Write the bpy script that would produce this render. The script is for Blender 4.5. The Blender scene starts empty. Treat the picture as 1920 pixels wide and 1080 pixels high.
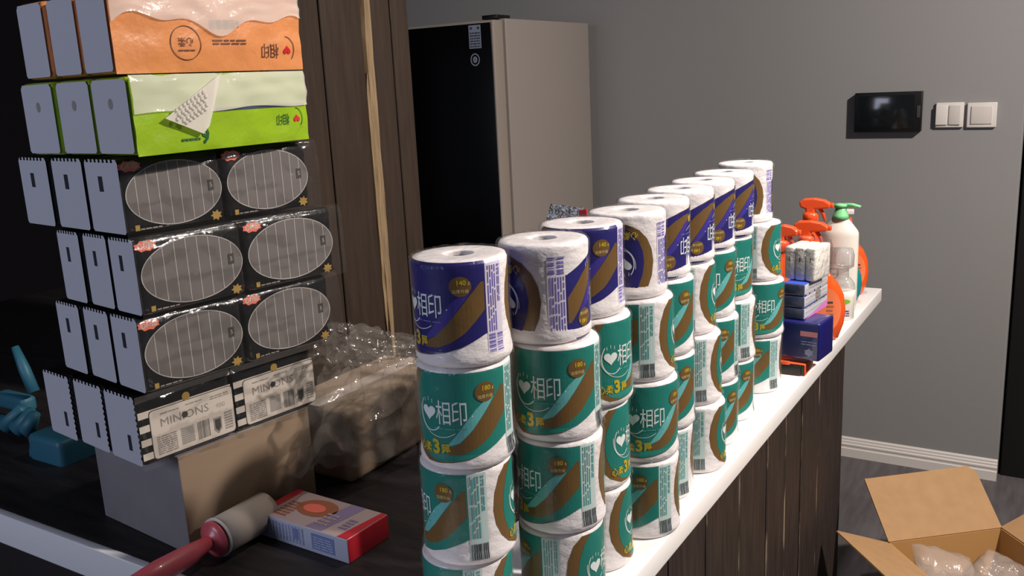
import bpy, bmesh, math, random
from mathutils import Vector, Matrix, noise
from mathutils.geometry import tessellate_polygon
R_ = random.Random(7)
PI = math.pi
SC = bpy.context.scene
COL = SC.collection

# ------------------------------------------------------------------ camera, world, lights, exposure
CAM_H = 0.63                      # camera height above the bar top (bar top is z = 0)
F, PITCH, ROLL, YAW = 1697.8, 0.224267, 0.0492457, -0.560678
cp, sp = math.cos(PITCH), math.sin(PITCH)
fw = Vector((math.sin(YAW)*cp, math.cos(YAW)*cp, -sp))
rt = Vector((math.cos(YAW), -math.sin(YAW), 0))
dn = fw.cross(rt)
cr, sr = math.cos(ROLL), math.sin(ROLL)
rt, dn = cr*rt + sr*dn, -sr*rt + cr*dn
cam = bpy.data.cameras.new('camera')
camo = bpy.data.objects.new('camera', cam); COL.objects.link(camo)
M = Matrix.Identity(4)
for i in range(3):
    M[i][0], M[i][1], M[i][2] = rt[i], -dn[i], -fw[i]
M[2][3] = CAM_H
camo.matrix_world = M
cam.sensor_width = 36; cam.lens = F/1920*36; cam.clip_start = 0.05
SC.camera = camo

def at(px, py, y=None, z=None, x=None):
    d = rt*((px-960)/F) + dn*((py-540)/F) + fw
    if y is not None: t = y/d.y
    elif z is not None: t = (z-CAM_H)/d.z
    else: t = x/d.x
    return d*t + Vector((0, 0, CAM_H))

w = bpy.data.worlds.new('world'); SC.world = w; w.use_nodes = True
bg = w.node_tree.nodes['Background']
bg.inputs[0].default_value = (0.55, 0.6, 0.8, 1); bg.inputs[1].default_value = 0.08

def light(name, kind, loc, energy, color, size=0.1, target=None, sy=None, spread=None):
    l = bpy.data.lights.new(name, kind); l.energy = energy; l.color = color
    if kind == 'AREA':
        l.size = size
        if sy: l.shape = 'RECTANGLE'; l.size_y = sy
        if spread: l.spread = spread
    else: l.shadow_soft_size = size
    o = bpy.data.objects.new(name, l); COL.objects.link(o); o.location = loc
    if target: o.rotation_euler = (Vector(target)-Vector(loc)).to_track_quat('-Z', 'Y').to_euler()
    return o
light('ceiling_lamp', 'AREA', (1.35, 1.6, 1.98), 146, (1.0, 0.9, 0.82), 0.14, (.5, 1.8, 0), .14)
light('bar_downlight', 'AREA', (-.3, 1.75, 1.95), 8, (1.0, 0.92, 0.85), .1, (-.3, 1.75, 0), .1, math.radians(95))
light('cool_fill_light', 'AREA', (-1.9, -1.7, 1.0), 26, (0.76, 0.81, 1.0), 1.2, (-1.1, 0.8, 0.1), 1.0)  # cool fill added off camera at front left, no window stands there

SC.view_settings.view_transform = 'Standard'; SC.view_settings.look = 'None'
SC.view_settings.exposure = 0.0; SC.view_settings.gamma = 1.0
SC.view_settings.use_curve_mapping = False

# ------------------------------------------------------------------ materials
def lin(c):
    if isinstance(c, str):
        c = tuple(int(c[i:i+2], 16)/255 for i in (0, 2, 4))
        c = tuple(x/12.92 if x <= 0.04045 else ((x+0.055)/1.055)**2.4 for x in c)
    return (*c, 1.0)

def mat(name, c, rough=0.5, metal=0, coat=0, coat_rough=0.08, spec=0.5, bump=None, var=None, alpha=1, scale3=None, trans=0, ior=1.45, emit=0):
    """bump=(scale,strength[,distance]); var=(colour2,scale,lo,hi)"""
    m = bpy.data.materials.new(name); m.use_nodes = True
    nt = m.node_tree; b = nt.nodes['Principled BSDF']
    b.inputs['Base Color'].default_value = lin(c); b.inputs['Roughness'].default_value = rough
    b.inputs['Metallic'].default_value = metal; b.inputs['Coat Weight'].default_value = coat
    b.inputs['Coat Roughness'].default_value = coat_rough; b.inputs['Specular IOR Level'].default_value = spec
    b.inputs['Transmission Weight'].default_value = trans; b.inputs['IOR'].default_value = ior
    b.inputs['Alpha'].default_value = alpha
    if emit:
        b.inputs['Emission Color'].default_value = lin(c); b.inputs['Emission Strength'].default_value = emit
    tc = nt.nodes.new('ShaderNodeTexCoord'); mp = nt.nodes.new('ShaderNodeMapping')
    nt.links.new(tc.outputs['Object'], mp.inputs[0])
    if scale3: mp.inputs['Scale'].default_value = scale3
    if var:
        n = nt.nodes.new('ShaderNodeTexNoise'); n.inputs['Scale'].default_value = var[1]; n.inputs['Detail'].default_value = 6
        nt.links.new(mp.outputs[0], n.inputs['Vector'])
        rmp = nt.nodes.new('ShaderNodeValToRGB')
        rmp.color_ramp.elements[0].position = var[2]; rmp.color_ramp.elements[1].position = var[3]
        rmp.color_ramp.elements[0].color = lin(c); rmp.color_ramp.elements[1].color = lin(var[0])
        nt.links.new(n.outputs[0], rmp.inputs[0]); nt.links.new(rmp.outputs[0], b.inputs['Base Color'])
    if bump:
        n = nt.nodes.new('ShaderNodeTexNoise'); n.inputs['Scale'].default_value = bump[0]; n.inputs['Detail'].default_value = 4
        nt.links.new(mp.outputs[0], n.inputs['Vector'])
        bp = nt.nodes.new('ShaderNodeBump'); bp.inputs['Strength'].default_value = bump[1]
        bp.inputs['Distance'].default_value = bump[2] if len(bump) > 2 else 0.002
        nt.links.new(n.outputs[0], bp.inputs['Height'])
        nt.links.new(bp.outputs[0], b.inputs['Coat Normal'])
        if len(bump) < 4: nt.links.new(bp.outputs[0], b.inputs['Normal'])
    return m

def film_mat(name, haze=0.06, tint='ffffff', scale=60, strength=0.8, rough=0.12, refl=0.45, ridge=False):
    m = bpy.data.materials.new(name); m.use_nodes = True
    nt = m.node_tree; nt.nodes.clear(); N = nt.nodes.new; L = nt.links.new
    out = N('ShaderNodeOutputMaterial'); tr = N('ShaderNodeBsdfTransparent'); gl = N('ShaderNodeBsdfGlossy'); di = N('ShaderNodeBsdfDiffuse')
    gl.inputs['Roughness'].default_value = rough; di.inputs[0].default_value = lin(tint)
    tc = N('ShaderNodeTexCoord'); n = N('ShaderNodeTexNoise'); n.inputs['Scale'].default_value = scale; n.inputs['Detail'].default_value = 3
    L(tc.outputs['Object'], n.inputs['Vector'])
    bp = N('ShaderNodeBump'); bp.inputs['Strength'].default_value = strength; bp.inputs['Distance'].default_value = 0.004
    L(n.outputs[0], bp.inputs['Height']); L(bp.outputs[0], gl.inputs['Normal'])
    lw = N('ShaderNodeFresnel'); lw.inputs[0].default_value = 1.4
    mu = N('ShaderNodeMath'); mu.operation = 'MULTIPLY'; mu.inputs[1].default_value = refl*2; L(lw.outputs[0], mu.inputs[0])
    mm = N('ShaderNodeMath'); mm.operation = 'MINIMUM'; mm.inputs[1].default_value = refl*.7; L(mu.outputs[0], mm.inputs[0]); mu = mm
    m1 = N('ShaderNodeMixShader'); m1.inputs[0].default_value = haze; L(tr.outputs[0], m1.inputs[1]); L(di.outputs[0], m1.inputs[2])
    m2 = N('ShaderNodeMixShader'); L(mu.outputs[0], m2.inputs[0]); L(m1.outputs[0], m2.inputs[1]); L(gl.outputs[0], m2.inputs[2])
    L(m2.outputs[0], out.inputs[0])
    return m

wood_dark = lambda n, a, b: mat(n, a, 0.6, spec=0.25, var=(b, 9, 0.35, 0.8), scale3=(9, 9, 0.9), bump=(14, 0.5, 0.004))
MT = dict(
    wall=mat('grey_wall_paint', '8b8a8a', 0.85, spec=0.2, bump=(260, 0.15, 0.001)),
    ceil=mat('ceiling_paint', '5c5c5c', 0.9),
    floor=mat('dark_floor', '4d494b', 0.55, var=('5e5a5c', 6, 0.3, 0.7), scale3=(8, 1.2, 1)),
    darkwall=mat('dark_curtain', '120f16', 0.9),
    base=mat('white_skirting', 'cfcac6', 0.5),
    door=mat('dark_door_wood', '3a221c', 0.5, var=('2a1713', 6, .3, .7), scale3=(10, 10, 1)),
    frame=mat('black_door_frame', '0c0a0c', 0.6),
    bar=mat('white_bar_top', 'f0eeec', 0.35, coat=0.2),
    worktop=mat('dark_worktop', '201c1d', 0.5, spec=0.3, var=('302b2b', 5, 0.35, 0.75), scale3=(2, 14, 2), bump=(30, .3)),
    fascia=mat('white_fascia', 'dcdce0', 0.5),
    plank=wood_dark('dark_plank_wood', '2c2421', '40352f'),
    plank2=wood_dark('brown_post_wood', '342a24', '3f342b'),
    worn=mat('worn_wood_edge', '2e2622', 0.7, var=('94836e', 12, 0.50, 0.68), scale3=(6, 6, .7)),
    wornpost=mat('bare_wood_strip', '8f7a5c', 0.7, var=('5f4c37', 14, 0.35, 0.8), scale3=(14, 14, 1)),
    black=mat('black_plastic', '0a0a0b', 0.4),
    blackglass=mat('black_glass_door', '060607', 0.18, spec=0.35),
    fridge=mat('fridge_side_metal', '938b86', 0.55, metal=0.0, spec=.4),
    fridgeedge=mat('fridge_door_edge', '948980', 0.45),
    sticker=mat('grey_sticker', '8a92a2', 0.5), stickerdark=mat('sticker_print', '3c4250', 0.5),
    paper=mat('tissue_paper', 'e6e1e2', 0.75, coat=0.45, coat_rough=0.12, bump=(34, 0.8, 0.005), scale3=(1, 1, 1.7)),
    core=mat('grey_core', '57514f', 0.9),
    teal=mat('teal_print', '007a6e', 0.5, coat=0.15, coat_rough=0.15, bump=(30, 0.4, 0.004)),
    tealdark=mat('teal_text', '4a9c98', 0.6), tealpale=mat('pale_teal_print', 'c2d5d3', 0.6, coat=.4, coat_rough=.12),
    aqua=mat('aqua_print', '62b4b4', 0.5, coat=0.15, coat_rough=0.15, bump=(30, 0.4, 0.004)),
    purple=mat('violet_print', '0e0468', 0.5, coat=0.15, coat_rough=0.15, bump=(30, 0.4, 0.004)),
    lilac=mat('lilac_print', '33268c', 0.5, coat=0.15, coat_rough=0.15, bump=(30, 0.4, 0.004)),
    lilactext=mat('violet_text', '6a5eb4', 0.6), lilacpale=mat('pale_violet_print', 'd8d2e2', 0.6, coat=.4, coat_rough=.12),
    gold=mat('gold_print', '6e5122', 0.4, coat=0.15, coat_rough=0.15, bump=(30, 0.4, 0.004)),
    yellow=mat('yellow_print', 'c4ac10', 0.45, coat=0.4), white=mat('white_print', 'e4ecea', 0.5, coat=.3),
    gold2=mat('pale_gold_print', 'd6c486', 0.5),
    bark=mat('barcode_black', '2a2630', 0.6),
    film=film_mat('clear_film', 0.012, refl=0.2, strength=1.0, rough=.07), filmtop=film_mat('grey_film', 0.05, 'dddddd', 90, 1.0, 0.1, 0.6),
    bag=film_mat('crumpled_bag_film', 0.07, 'd8cfc4', 40, 1.0, 0.07, 0.7),
    bagtop=film_mat('crumpled_bag_edge', 0.03, 'e8e0d8', 60, 1.0, 0.12, 0.9),
    packfilm=film_mat('bundle_film', 0.010, refl=0.42, strength=.4, rough=.13, scale=40),
    bagwhite=film_mat('milky_bag_fold', 0.30, 'e4d8c8', 30, .5, .2, .3),
    filmwhite=film_mat('milky_film', 0.5, 'f2ece4', 45, 0.5, 0.18, 0.3),
    packblack=mat('black_gloss_wrapper', '0e0c0d', 0.3, coat=0.8, coat_rough=0.1, bump=(40, 0.5, 0.004)),
    packglint=mat('painted_edge_glint', 'c8bfb0', 0.25, coat=0.8, coat_rough=0.1, bump=(40, 0.4, 0.004)),
    packorange=mat('orange_wrapper', 'dd8f55', 0.4, coat=0.6, coat_rough=0.15, bump=(26, 0.6, 0.006)),
    packgreen=mat('green_wrapper', '8fb414', 0.4, coat=0.6, coat_rough=0.15, bump=(26, 0.6, 0.006)),
    greendeep=mat('deep_green_end', '2a6f52', 0.5), greenprint=mat('green_text', '1f5a28', 0.5), 
    limepale=mat('pale_lime_print', 'c9dc8c', 0.4, coat=.5), orangepale=mat('pale_peach_print', 'ecc4a8', .4, coat=.5),
    brownprint=mat('brown_text', '6a4030', 0.5), red=mat('red_print', 'c8202a', 0.5), pinkred=mat('coral_print', 'e8705c', 0.5),
    endwhite=mat('white_pack_end', 'b4b6c0', 0.65, bump=(60, 0.3)), slot=mat('dark_slot', '1c1c28', 0.8),
    oval=mat('grey_oval_print', '6c6664', 0.5, coat=.6, coat_rough=.12), silver=mat('silver_print', 'b4afab', 0.4, coat=.4),
    goldlogo=mat('ochre_print', 'a08240', 0.5), label=mat('label_white', 'cbc1b6', 0.5, coat=.4),
    greytext=mat('grey_text', '8a8480', 0.6), greytext2=mat('pale_grey_text', 'aaa39c', 0.6), darktext=mat('dark_text', '3c3836', 0.6),
    greybox=mat('grey_carton', '807c7e', 0.8, var=('767277', 12, .3, .7)), brownbox=mat('brown_carton_side', '83705d', 0.8),
    card=mat('cardboard', '9f7d57', 0.8, var=('977551', 30, .3, .7)), cardin=mat('cardboard_inside', 'a87f4c', 0.85),
    pillow=film_mat('air_cushion_film', 0.22, 'd8ccc4', 40, 0.8, 0.12, 0.7),
    pink=mat('coral_pink_plastic', 'c4545f', 0.4, coat=.3), tube=mat('beige_roll_paper', 'a3968c', 0.8), tubeedge=mat('roll_rim', 'cfc8c4', .6),
    cartred=mat('red_carton', 'c21f30', 0.4, coat=.4), carttop=mat('pale_pink_carton', 'b09a98', 0.45, coat=.3), cartside=mat('white_carton_side', 'b8bcd0', 0.5),
    cartlilac=mat('mauve_carton_print', '8a7898', 0.5), cartbrown=mat('brown_carton_print', '9c5c40', .5), cartblue=mat('blue_carton_print', '7686b8', .5),
    tealplastic=mat('teal_plastic', '2d6478', 0.5), orange=mat('orange_plastic', 'ee5524', 0.35, coat=.4), orangeliq=mat('orange_liquid', 'e2541c', 0.2, coat=.6),
    orangelabel=mat('pale_orange_label', 'e2764a', .5), bottlewhite=mat('cream_plastic', 'dedad0', 0.35, coat=.4), mint=mat('mint_plastic', '7fd092', 0.4, coat=.3),
    bottlegrey=mat('label_grey', 'b9b1a8', .5), tealliq=mat('teal_liquid', '187a80', 0.2, coat=.6), clearb=film_mat('clear_bottle', 0.25, 'd8dede', 20, .3, .08, .8),
    blue=mat('navy_wrapper', '12145e', 0.4, coat=.7, bump=(50, .5)), bluegrey=mat('slate_blue_film', '3e4866', 0.3, coat=.7, bump=(60, .6)),
    bluebright=mat('bright_blue', '3a55c8', .4, coat=.5), pinkp=mat('pink_print', 'd07cc0', .4), bluetext=mat('greyblue_text', '8a92b8', .5), salmon=mat('salmon_print', 'd88a90', .5),
    tissuewrap=mat('white_tissue_pack', 'eeeae2', 0.4, coat=.7, bump=(60, .9, .006)), green=mat('leaf_green_print', '6fae30', .5),
    screen=mat('tablet_screen', '15181a', 0.12, coat=.3), switch=mat('white_switch', 'd9d4cf', 0.4), switch2=mat('switch_rocker', 'cfc9c2', .4),
    blackcloth=mat('black_cloth', '070707', 0.95, bump=(40, .6)), foil=mat('silver_foil', 'd0d0d0', 0.25, metal=0.8, bump=(80, 1, .01)),
    panel=mat('dark_cabinet', '1c1718', .6), lightwood=mat('light_wood_trim', '6a5844', .6),
)

# ------------------------------------------------------------------ mesh helpers
class MB:
    def __init__(s): s.v = []; s.f = []; s.mi = []; s.mats = []; s.sm = []
    def m(s, k):
        k = MT[k]
        if k not in s.mats: s.mats.append(k)
        return s.mats.index(k)
    def add(s, vs, fs, m, smooth=False, T=None):
        o = len(s.v); i = s.m(m)
        for v in vs:
            v = Vector(v); s.v.append(tuple(T @ v) if T else tuple(v))
        for f in fs: s.f.append(tuple(a+o for a in f)); s.mi.append(i); s.sm.append(smooth)
    def box(s, c, d, m, bev=0, seg=2, T=None, fm=None):
        """fm: {normal axis string: material} overrides"""
        bm = bmesh.new(); bmesh.ops.create_cube(bm, size=1)
        for v in bm.verts: v.co = Vector((v.co.x*d[0], v.co.y*d[1], v.co.z*d[2]))
        if bev: bmesh.ops.bevel(bm, geom=list(bm.edges), offset=bev, segments=seg, profile=0.6, affect='EDGES', clamp_overlap=True)
        bm.verts.index_update()
        vs = [v.co + Vector(c) for v in bm.verts]
        groups = {}
        for f in bm.faces:
            k = m
            if fm:
                n = f.normal
                for a, kk in fm.items():
                    ax = 'xyz'.index(a[1]); sg = 1 if a[0] == '+' else -1
                    if n[ax]*sg > 0.9: k = kk
            groups.setdefault(k, []).append([v.index for v in f.verts])
        bm.free()
        first = True; off = len(s.v)
        for v in vs: s.v.append(tuple(T @ v) if T else tuple(v))
        for k, fs in groups.items():
            i = s.m(k)
            for f in fs: s.f.append(tuple(a+off for a in f)); s.mi.append(i); s.sm.append(bool(bev) and seg > 1)
        return s
    def lathe(s, prof, n, m, T=None, sx=1, sy=1, cap=True, wob=None, smooth=True):
        vs = []; fs = []
        for j, (r, z) in enumerate(prof):
            for i in range(n):
                a = 2*PI*i/n; rr = r*(wob(a, z, r) if wob else 1)
                vs.append((rr*math.cos(a)*sx, rr*math.sin(a)*sy, z))
        for j in range(len(prof)-1):
            for i in range(n):
                k = (i+1) % n
                fs.append((j*n+i, j*n+k, (j+1)*n+k, (j+1)*n+i))
        if cap:
            if prof[0][0] > 1e-5: fs.append(tuple(reversed(range(n))))
            if prof[-1][0] > 1e-5: fs.append(tuple((len(prof)-1)*n+i for i in range(n)))
        s.add(vs, fs, m, smooth, T); return s
    def tube(s, pts, rad, m, n=10, T=None):
        pts = [Vector(p) for p in pts]; vs = []; fs = []
        rad = rad if isinstance(rad, (list, tuple)) else [rad]*len(pts)
        for i, p in enumerate(pts):
            t = (pts[min(i+1, len(pts)-1)]-pts[max(i-1, 0)]).normalized()
            u = t.cross(Vector((0, 0, 1)) if abs(t.z) < .9 else Vector((1, 0, 0))).normalized(); v = t.cross(u)
            for k in range(n):
                a = 2*PI*k/n; vs.append(p+(u*math.cos(a)+v*math.sin(a))*rad[i])
        for i in range(len(pts)-1):
            for k in range(n):
                l = (k+1) % n; fs.append((i*n+k, i*n+l, (i+1)*n+l, (i+1)*n+k))
        fs.append(tuple(reversed(range(n)))); fs.append(tuple((len(pts)-1)*n+k for k in range(n)))
        s.add(vs, fs, m, True, T); return s
    def prism(s, poly, d, m, O=(0, 0, 0), U=(1, 0, 0), V=(0, 0, 1), T=None):
        """extrude 2D polygon (u,v) along U x V by d"""
        U, V, O = Vector(U), Vector(V), Vector(O); N = U.cross(V).normalized()
        n = len(poly)
        vs = [O+U*a+V*b for a, b in poly]+[O+U*a+V*b+N*d for a, b in poly]
        fs = [tuple(reversed(range(n))), tuple(range(n, 2*n))]+[(i, (i+1) % n, n+(i+1) % n, n+i) for i in range(n)]
        s.add(vs, fs, m, False, T); return s
    def build(s, name, parent=None, loc=None, rot=None):
        me = bpy.data.meshes.new(name); me.from_pydata(s.v, [], s.f)
        for m in s.mats: me.materials.append(m)
        me.polygons.foreach_set('material_index', s.mi); me.polygons.foreach_set('use_smooth', s.sm)
        me.update()
        return link(name, me, parent, loc, rot)

def link(name, me, parent=None, loc=None, rot=None):
    o = bpy.data.objects.new(name, me); COL.objects.link(o)
    if parent: o.parent = parent
    if loc is not None: o.location = loc
    if rot is not None: o.rotation_euler = rot
    return o
def tag(o, label=None, cat=None, group=None, kind=None):
    if label: o['label'] = label
    if cat: o['category'] = cat
    if group: o['group'] = group
    if kind: o['kind'] = kind
    return o
def thing(name, label, cat, loc=(0, 0, 0), rz=0, group=None):
    return tag(link(name, None, None, loc, (0, 0, rz)), label, cat, group)
def struct(o): o['kind'] = 'structure'; return o
def kids(o): return list(o.children)
def copy_tree(o, parent=None):
    c = o.copy(); COL.objects.link(c); c.parent = parent
    for ch in kids(o): copy_tree(ch, c)
    return c

# flat print: 2D polygons and lettering, mapped onto a surface as thin geometry
def text_geo(s, size, bold=0.0):
    c = bpy.data.curves.new('t', 'FONT'); c.body = s; c.size = size; c.align_x = 'CENTER'; c.align_y = 'CENTER'; c.resolution_u = 2; c.offset = bold*size
    o = bpy.data.objects.new('t', c); COL.objects.link(o); bpy.context.view_layer.update()
    ev = o.evaluated_get(bpy.context.evaluated_depsgraph_get()); me = ev.to_mesh()
    vs = [(v.co.x, v.co.y) for v in me.vertices]; fs = [tuple(p.vertices) for p in me.polygons]
    ev.to_mesh_clear(); bpy.data.objects.remove(o); bpy.data.curves.remove(c)
    return vs, fs
TXT = {}
class Print:
    def __init__(s): s.bm = bmesh.new(); s.mats = []; s.bm2 = None
    def mi(s, k):
        k = MT[k]
        if k not in s.mats: s.mats.append(k)
        return s.mats.index(k)
    def poly(s, pts, m, layer=1):
        i = s.mi(m)
        vs = [s.bm.verts.new((a, b, layer)) for a, b in pts]
        for t in tessellate_polygon([[Vector((a, b, 0)) for a, b in pts]]):
            try: f = s.bm.faces.new([vs[k] for k in t]); f.material_index = i
            except ValueError: pass
        return s
    def rect(s, x0, y0, x1, y1, m, layer=1): return s.poly([(x0, y0), (x1, y0), (x1, y1), (x0, y1)], m, layer)
    def disc(s, x, y, rx, ry, m, layer=1, n=28): return s.poly([(x+rx*math.cos(2*PI*i/n), y+ry*math.sin(2*PI*i/n)) for i in range(n)], m, layer)
    def ring(s, x, y, rx, ry, wd, m, layer=1, n=40, a0=0, a1=2*PI):
        i = s.mi(m); prev = None
        for k in range(n+1):
            a = a0+(a1-a0)*k/n
            p = (s.bm.verts.new((x+rx*math.cos(a), y+ry*math.sin(a), layer)), s.bm.verts.new((x+(rx-wd)*math.cos(a), y+(ry-wd)*math.sin(a), layer)))
            if prev: s.bm.faces.new((prev[0], p[0], p[1], prev[1])).material_index = i
            prev = p
        return s
    def text(s, t, x, y, h, m, layer=2, sx=1, rot=0, bold=0.0):
        k = (t, bold)
        if k not in TXT: TXT[k] = text_geo(t, 1.0, bold)
        vs, fs = TXT[k]; i = s.mi(m); c, q = math.cos(rot), math.sin(rot)
        bv = []
        for a, b in vs:
            a, b = a*h*sx, b*h; bv.append(s.bm.verts.new((x+a*c-b*q, y+a*q+b*c, layer)))
        for f in fs:
            try: s.bm.faces.new([bv[k] for k in f]).material_index = i
            except ValueError: pass
        return s
    def rows(s, x0, y0, x1, y1, n, m, layer=2, seed=1, fill=.55, minlen=.5):
        r = random.Random(seed); dy = (y1-y0)/n
        for k in range(n):
            x = x0
            while x < x1-1e-4:
                l = min(x1-x, (x1-x0)*r.uniform(.12, .4)); s.rect(x, y0+k*dy, x+l, y0+(k+fill)*dy, m, layer); x += l+(x1-x0)*.05
        return s
    def cols(s, x0, y0, x1, y1, n, m, layer=2, seed=1, fill=.55):
        r = random.Random(seed); dx = (x1-x0)/n
        for k in range(n):
            y = y0
            while y < y1-1e-4:
                l = min(y1-y, (y1-y0)*r.uniform(.06, .3)); s.rect(x0+k*dx, y, x0+(k+fill)*dx, y+l, m, layer); y += l+(y1-y0)*.03
        return s
    def barcode(s, x0, y0, x1, y1, m, n=22, layer=2, seed=3, vert=True):
        r = random.Random(seed); ws = [r.choice((1, 1, 2, 3)) for _ in range(2*n)]; tot = sum(ws)
        a = 0
        for k in range(2*n):
            b = a+ws[k]/tot
            if k % 2 == 0:
                if vert: s.rect(x0+(x1-x0)*a, y0, x0+(x1-x0)*b, y1, m, layer)
                else: s.rect(x0, y0+(y1-y0)*a, x1, y0+(y1-y0)*b, m, layer)
            a = b
        return s
    def mesh(s, name, fn, cut=None, vcuts=()):
        if cut:
            us = [v.co.x for v in s.bm.verts]; a = math.floor(min(us)/cut)*cut; b = max(us)
            while a < b:
                bmesh.ops.bisect_plane(s.bm, geom=s.bm.verts[:]+s.bm.edges[:]+s.bm.faces[:], plane_co=(a, 0, 0), plane_no=(1, 0, 0)); a += cut
        for q in vcuts:
            bmesh.ops.bisect_plane(s.bm, geom=s.bm.verts[:]+s.bm.edges[:]+s.bm.faces[:], plane_co=(0, q, 0), plane_no=(0, 1, 0))
        for v in s.bm.verts: v.co = fn(v.co.x, v.co.y, v.co.z)
        me = bpy.data.meshes.new(name); s.bm.to_mesh(me); s.bm.free()
        for m in s.mats: me.materials.append(m)
        return me
def flat(O, U, V, gap=0.00025):
    O, U, V = Vector(O), Vector(U).normalized(), Vector(V).normalized(); N = U.cross(V)
    return lambda u, v, l: O+U*u+V*v+N*(gap*l)

def heart(x, y, s):
    p = []
    for k in range(24):
        t = 2*PI*k/24; p.append((x+s*16*math.sin(t)**3/32, y+s*(13*math.cos(t)-5*math.cos(2*t)-2*math.cos(3*t)-math.cos(4*t))/32))
    return p

# ------------------------------------------------------------------ the room
ZF = -0.85; YW = 3.45; XR = -0.152
def slab(name, c, d, m): return struct(MB().box(c, d, m).build(name))
slab('floor', (-1.5, 1.5, ZF-.05), (9, 7, .1), 'floor')
slab('ceiling', (-1.5, 1.5, 2.05), (9, 7, .1), 'ceil')
struct(MB().box((-2.6+XR/2, YW+.06, .575), (5.2+XR, .12, 2.85), 'wall', .004).build('wall_back'))
slab('wall_left', (-5.2, 1.5, .575), (.1, 7, 2.85), 'darkwall')
b = MB()
prof = [(0, 0), (.014, 0), (.014, .034), (.011, .037), (.011, .044), (.013, .046), (.013, .052), (.009, .055), (.009, .062), (.006, .066), (.006, .072), (.002, .078), (0, .078)]
b.prism([(-a, z) for a, z in prof], 3.0, 'base', (XR-3.0, YW, ZF), (0, 1, 0), (0, 0, 1))
struct(b.build('baseboard_back'))
# doorway right of the wall: black frame then a brown door leaf
d = MB().box((XR+.05, YW+.1, .55), (.085, .1, 2.8), 'frame', .004).box((XR+.04+.5, YW+.13, .55), (1.1, .04, 2.8), 'door').build('door_1'); struct(d)
MB().box((XR+.16, YW+.1, .55), (.05, .03, 2.8), 'door', .004).build('door_panel', d)

# ------------------------------------------------------------------ bar with plank front
XE = -0.443; YE = 2.70; TH = .037
bar = thing('bar_counter', 'long narrow white-topped bar with dark plank front carrying the toilet rolls', 'counter', (-.55, 1.5, ZF))
o = MB().box((0, 0, -TH/2-ZF), (.215, 2.4*1.0, TH), 'bar', .003).build('bar_top', bar)
# exact extents: x -.658..XE, y .3..YE
o.data.transform(Matrix.Translation((XE-.1075+.55, YE-1.2-1.5, 0)))
XB = -.503; yb = [.32, .52, .70, .88, 1.06, 1.235, 1.407, 1.594, 1.779, 1.92, 2.057, 2.225, 2.40, 2.53]
MB().box((-.575+.55, (yb[0]+yb[-1])/2-1.5, (-TH-ZF)/2), (.13, yb[-1]-yb[0]-.01, -ZF-TH-.002), 'panel').build('bar_core', bar)
for k in range(len(yb)-1):
    wd = yb[k+1]-yb[k]-.004; pm = MB(); hz = -ZF-TH-.004; dx = R_.uniform(-.002, .002)
    xc = XB+dx+.55-.011; yc = (yb[k]+yb[k+1])/2-1.5; cb = R_.uniform(.002, .005)
    # plank with chamfered vertical edges; the far chamfer is worn to light wood
    sec = [(-.011, -wd/2), (.011-cb*.5, -wd/2), (.011, -wd/2+cb), (.011, wd/2-cb), (.011-cb*.6, wd/2), (-.011, wd/2)]
    n = 14
    for i in range(6):
        a, c2 = sec[i], sec[(i+1) % 6]; vs = []; fs = []
        for j in range(n+1):
            z = hz*j/n
            q = 0 if i not in (1, 2, 3) else .0012*math.sin(j*1.7+k)
            vs += [(xc+a[0], yc+a[1]+(q if i > 1 else 0), z), (xc+c2[0], yc+c2[1]+(q if i < 3 and i > 0 else 0), z)]
        for j in range(n): fs.append((2*j, 2*j+1, 2*j+3, 2*j+2))
        pm.add(vs, fs, 'worn' if i in (1, 3) else 'plank')
    pm.add([(xc+a, yc+c2, hz) for a, c2 in sec], [tuple(range(6))], 'plank')
    pm.add([(xc+a, yc+c2, 0) for a, c2 in sec], [tuple(reversed(range(6)))], 'plank')
    pm.build('plank', bar)
pm = MB().box((-.578+.55, yb[-1]+.004-1.5, (-TH-ZF)/2), (.128, .016, -ZF-TH-.004), 'plank', .003).build('end_plank', bar)

# ------------------------------------------------------------------ dark worktop on the left
wt = thing('worktop_counter', 'dark worktop with white front edge under the tissue packs', 'counter', (-1.9, 1.3, ZF))
def L(o, p): return (p[0]-o.location.x, p[1]-o.location.y, p[2]-o.location.z)
MB().box(L(wt, (-1.83, 1.345, -.024)), (2.34, 1.29, .048), 'worktop').build('work_surface', wt)
MB().box(L(wt, (-1.83, .692, -.0265)), (2.34, .014, .053), 'fascia', .002).build('front_edge', wt)
MB().box(L(wt, (-1.83, 1.37, (ZF-.06)/2)), (2.28, 1.2, -ZF-.06), 'panel').build('cabinet_body', wt)
for k in range(5):
    dd = MB().box(L(wt, (-2.75+.45*k, .76, (ZF-.06)/2)), (.43, .018, -ZF-.1), 'panel', .003).build('door', wt)
    MB().tube([L(wt, (-2.6+.45*k, .742, -.25)), L(wt, (-2.6+.45*k, .742, -.4))], .005, 'black').build('handle', dd)

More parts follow.
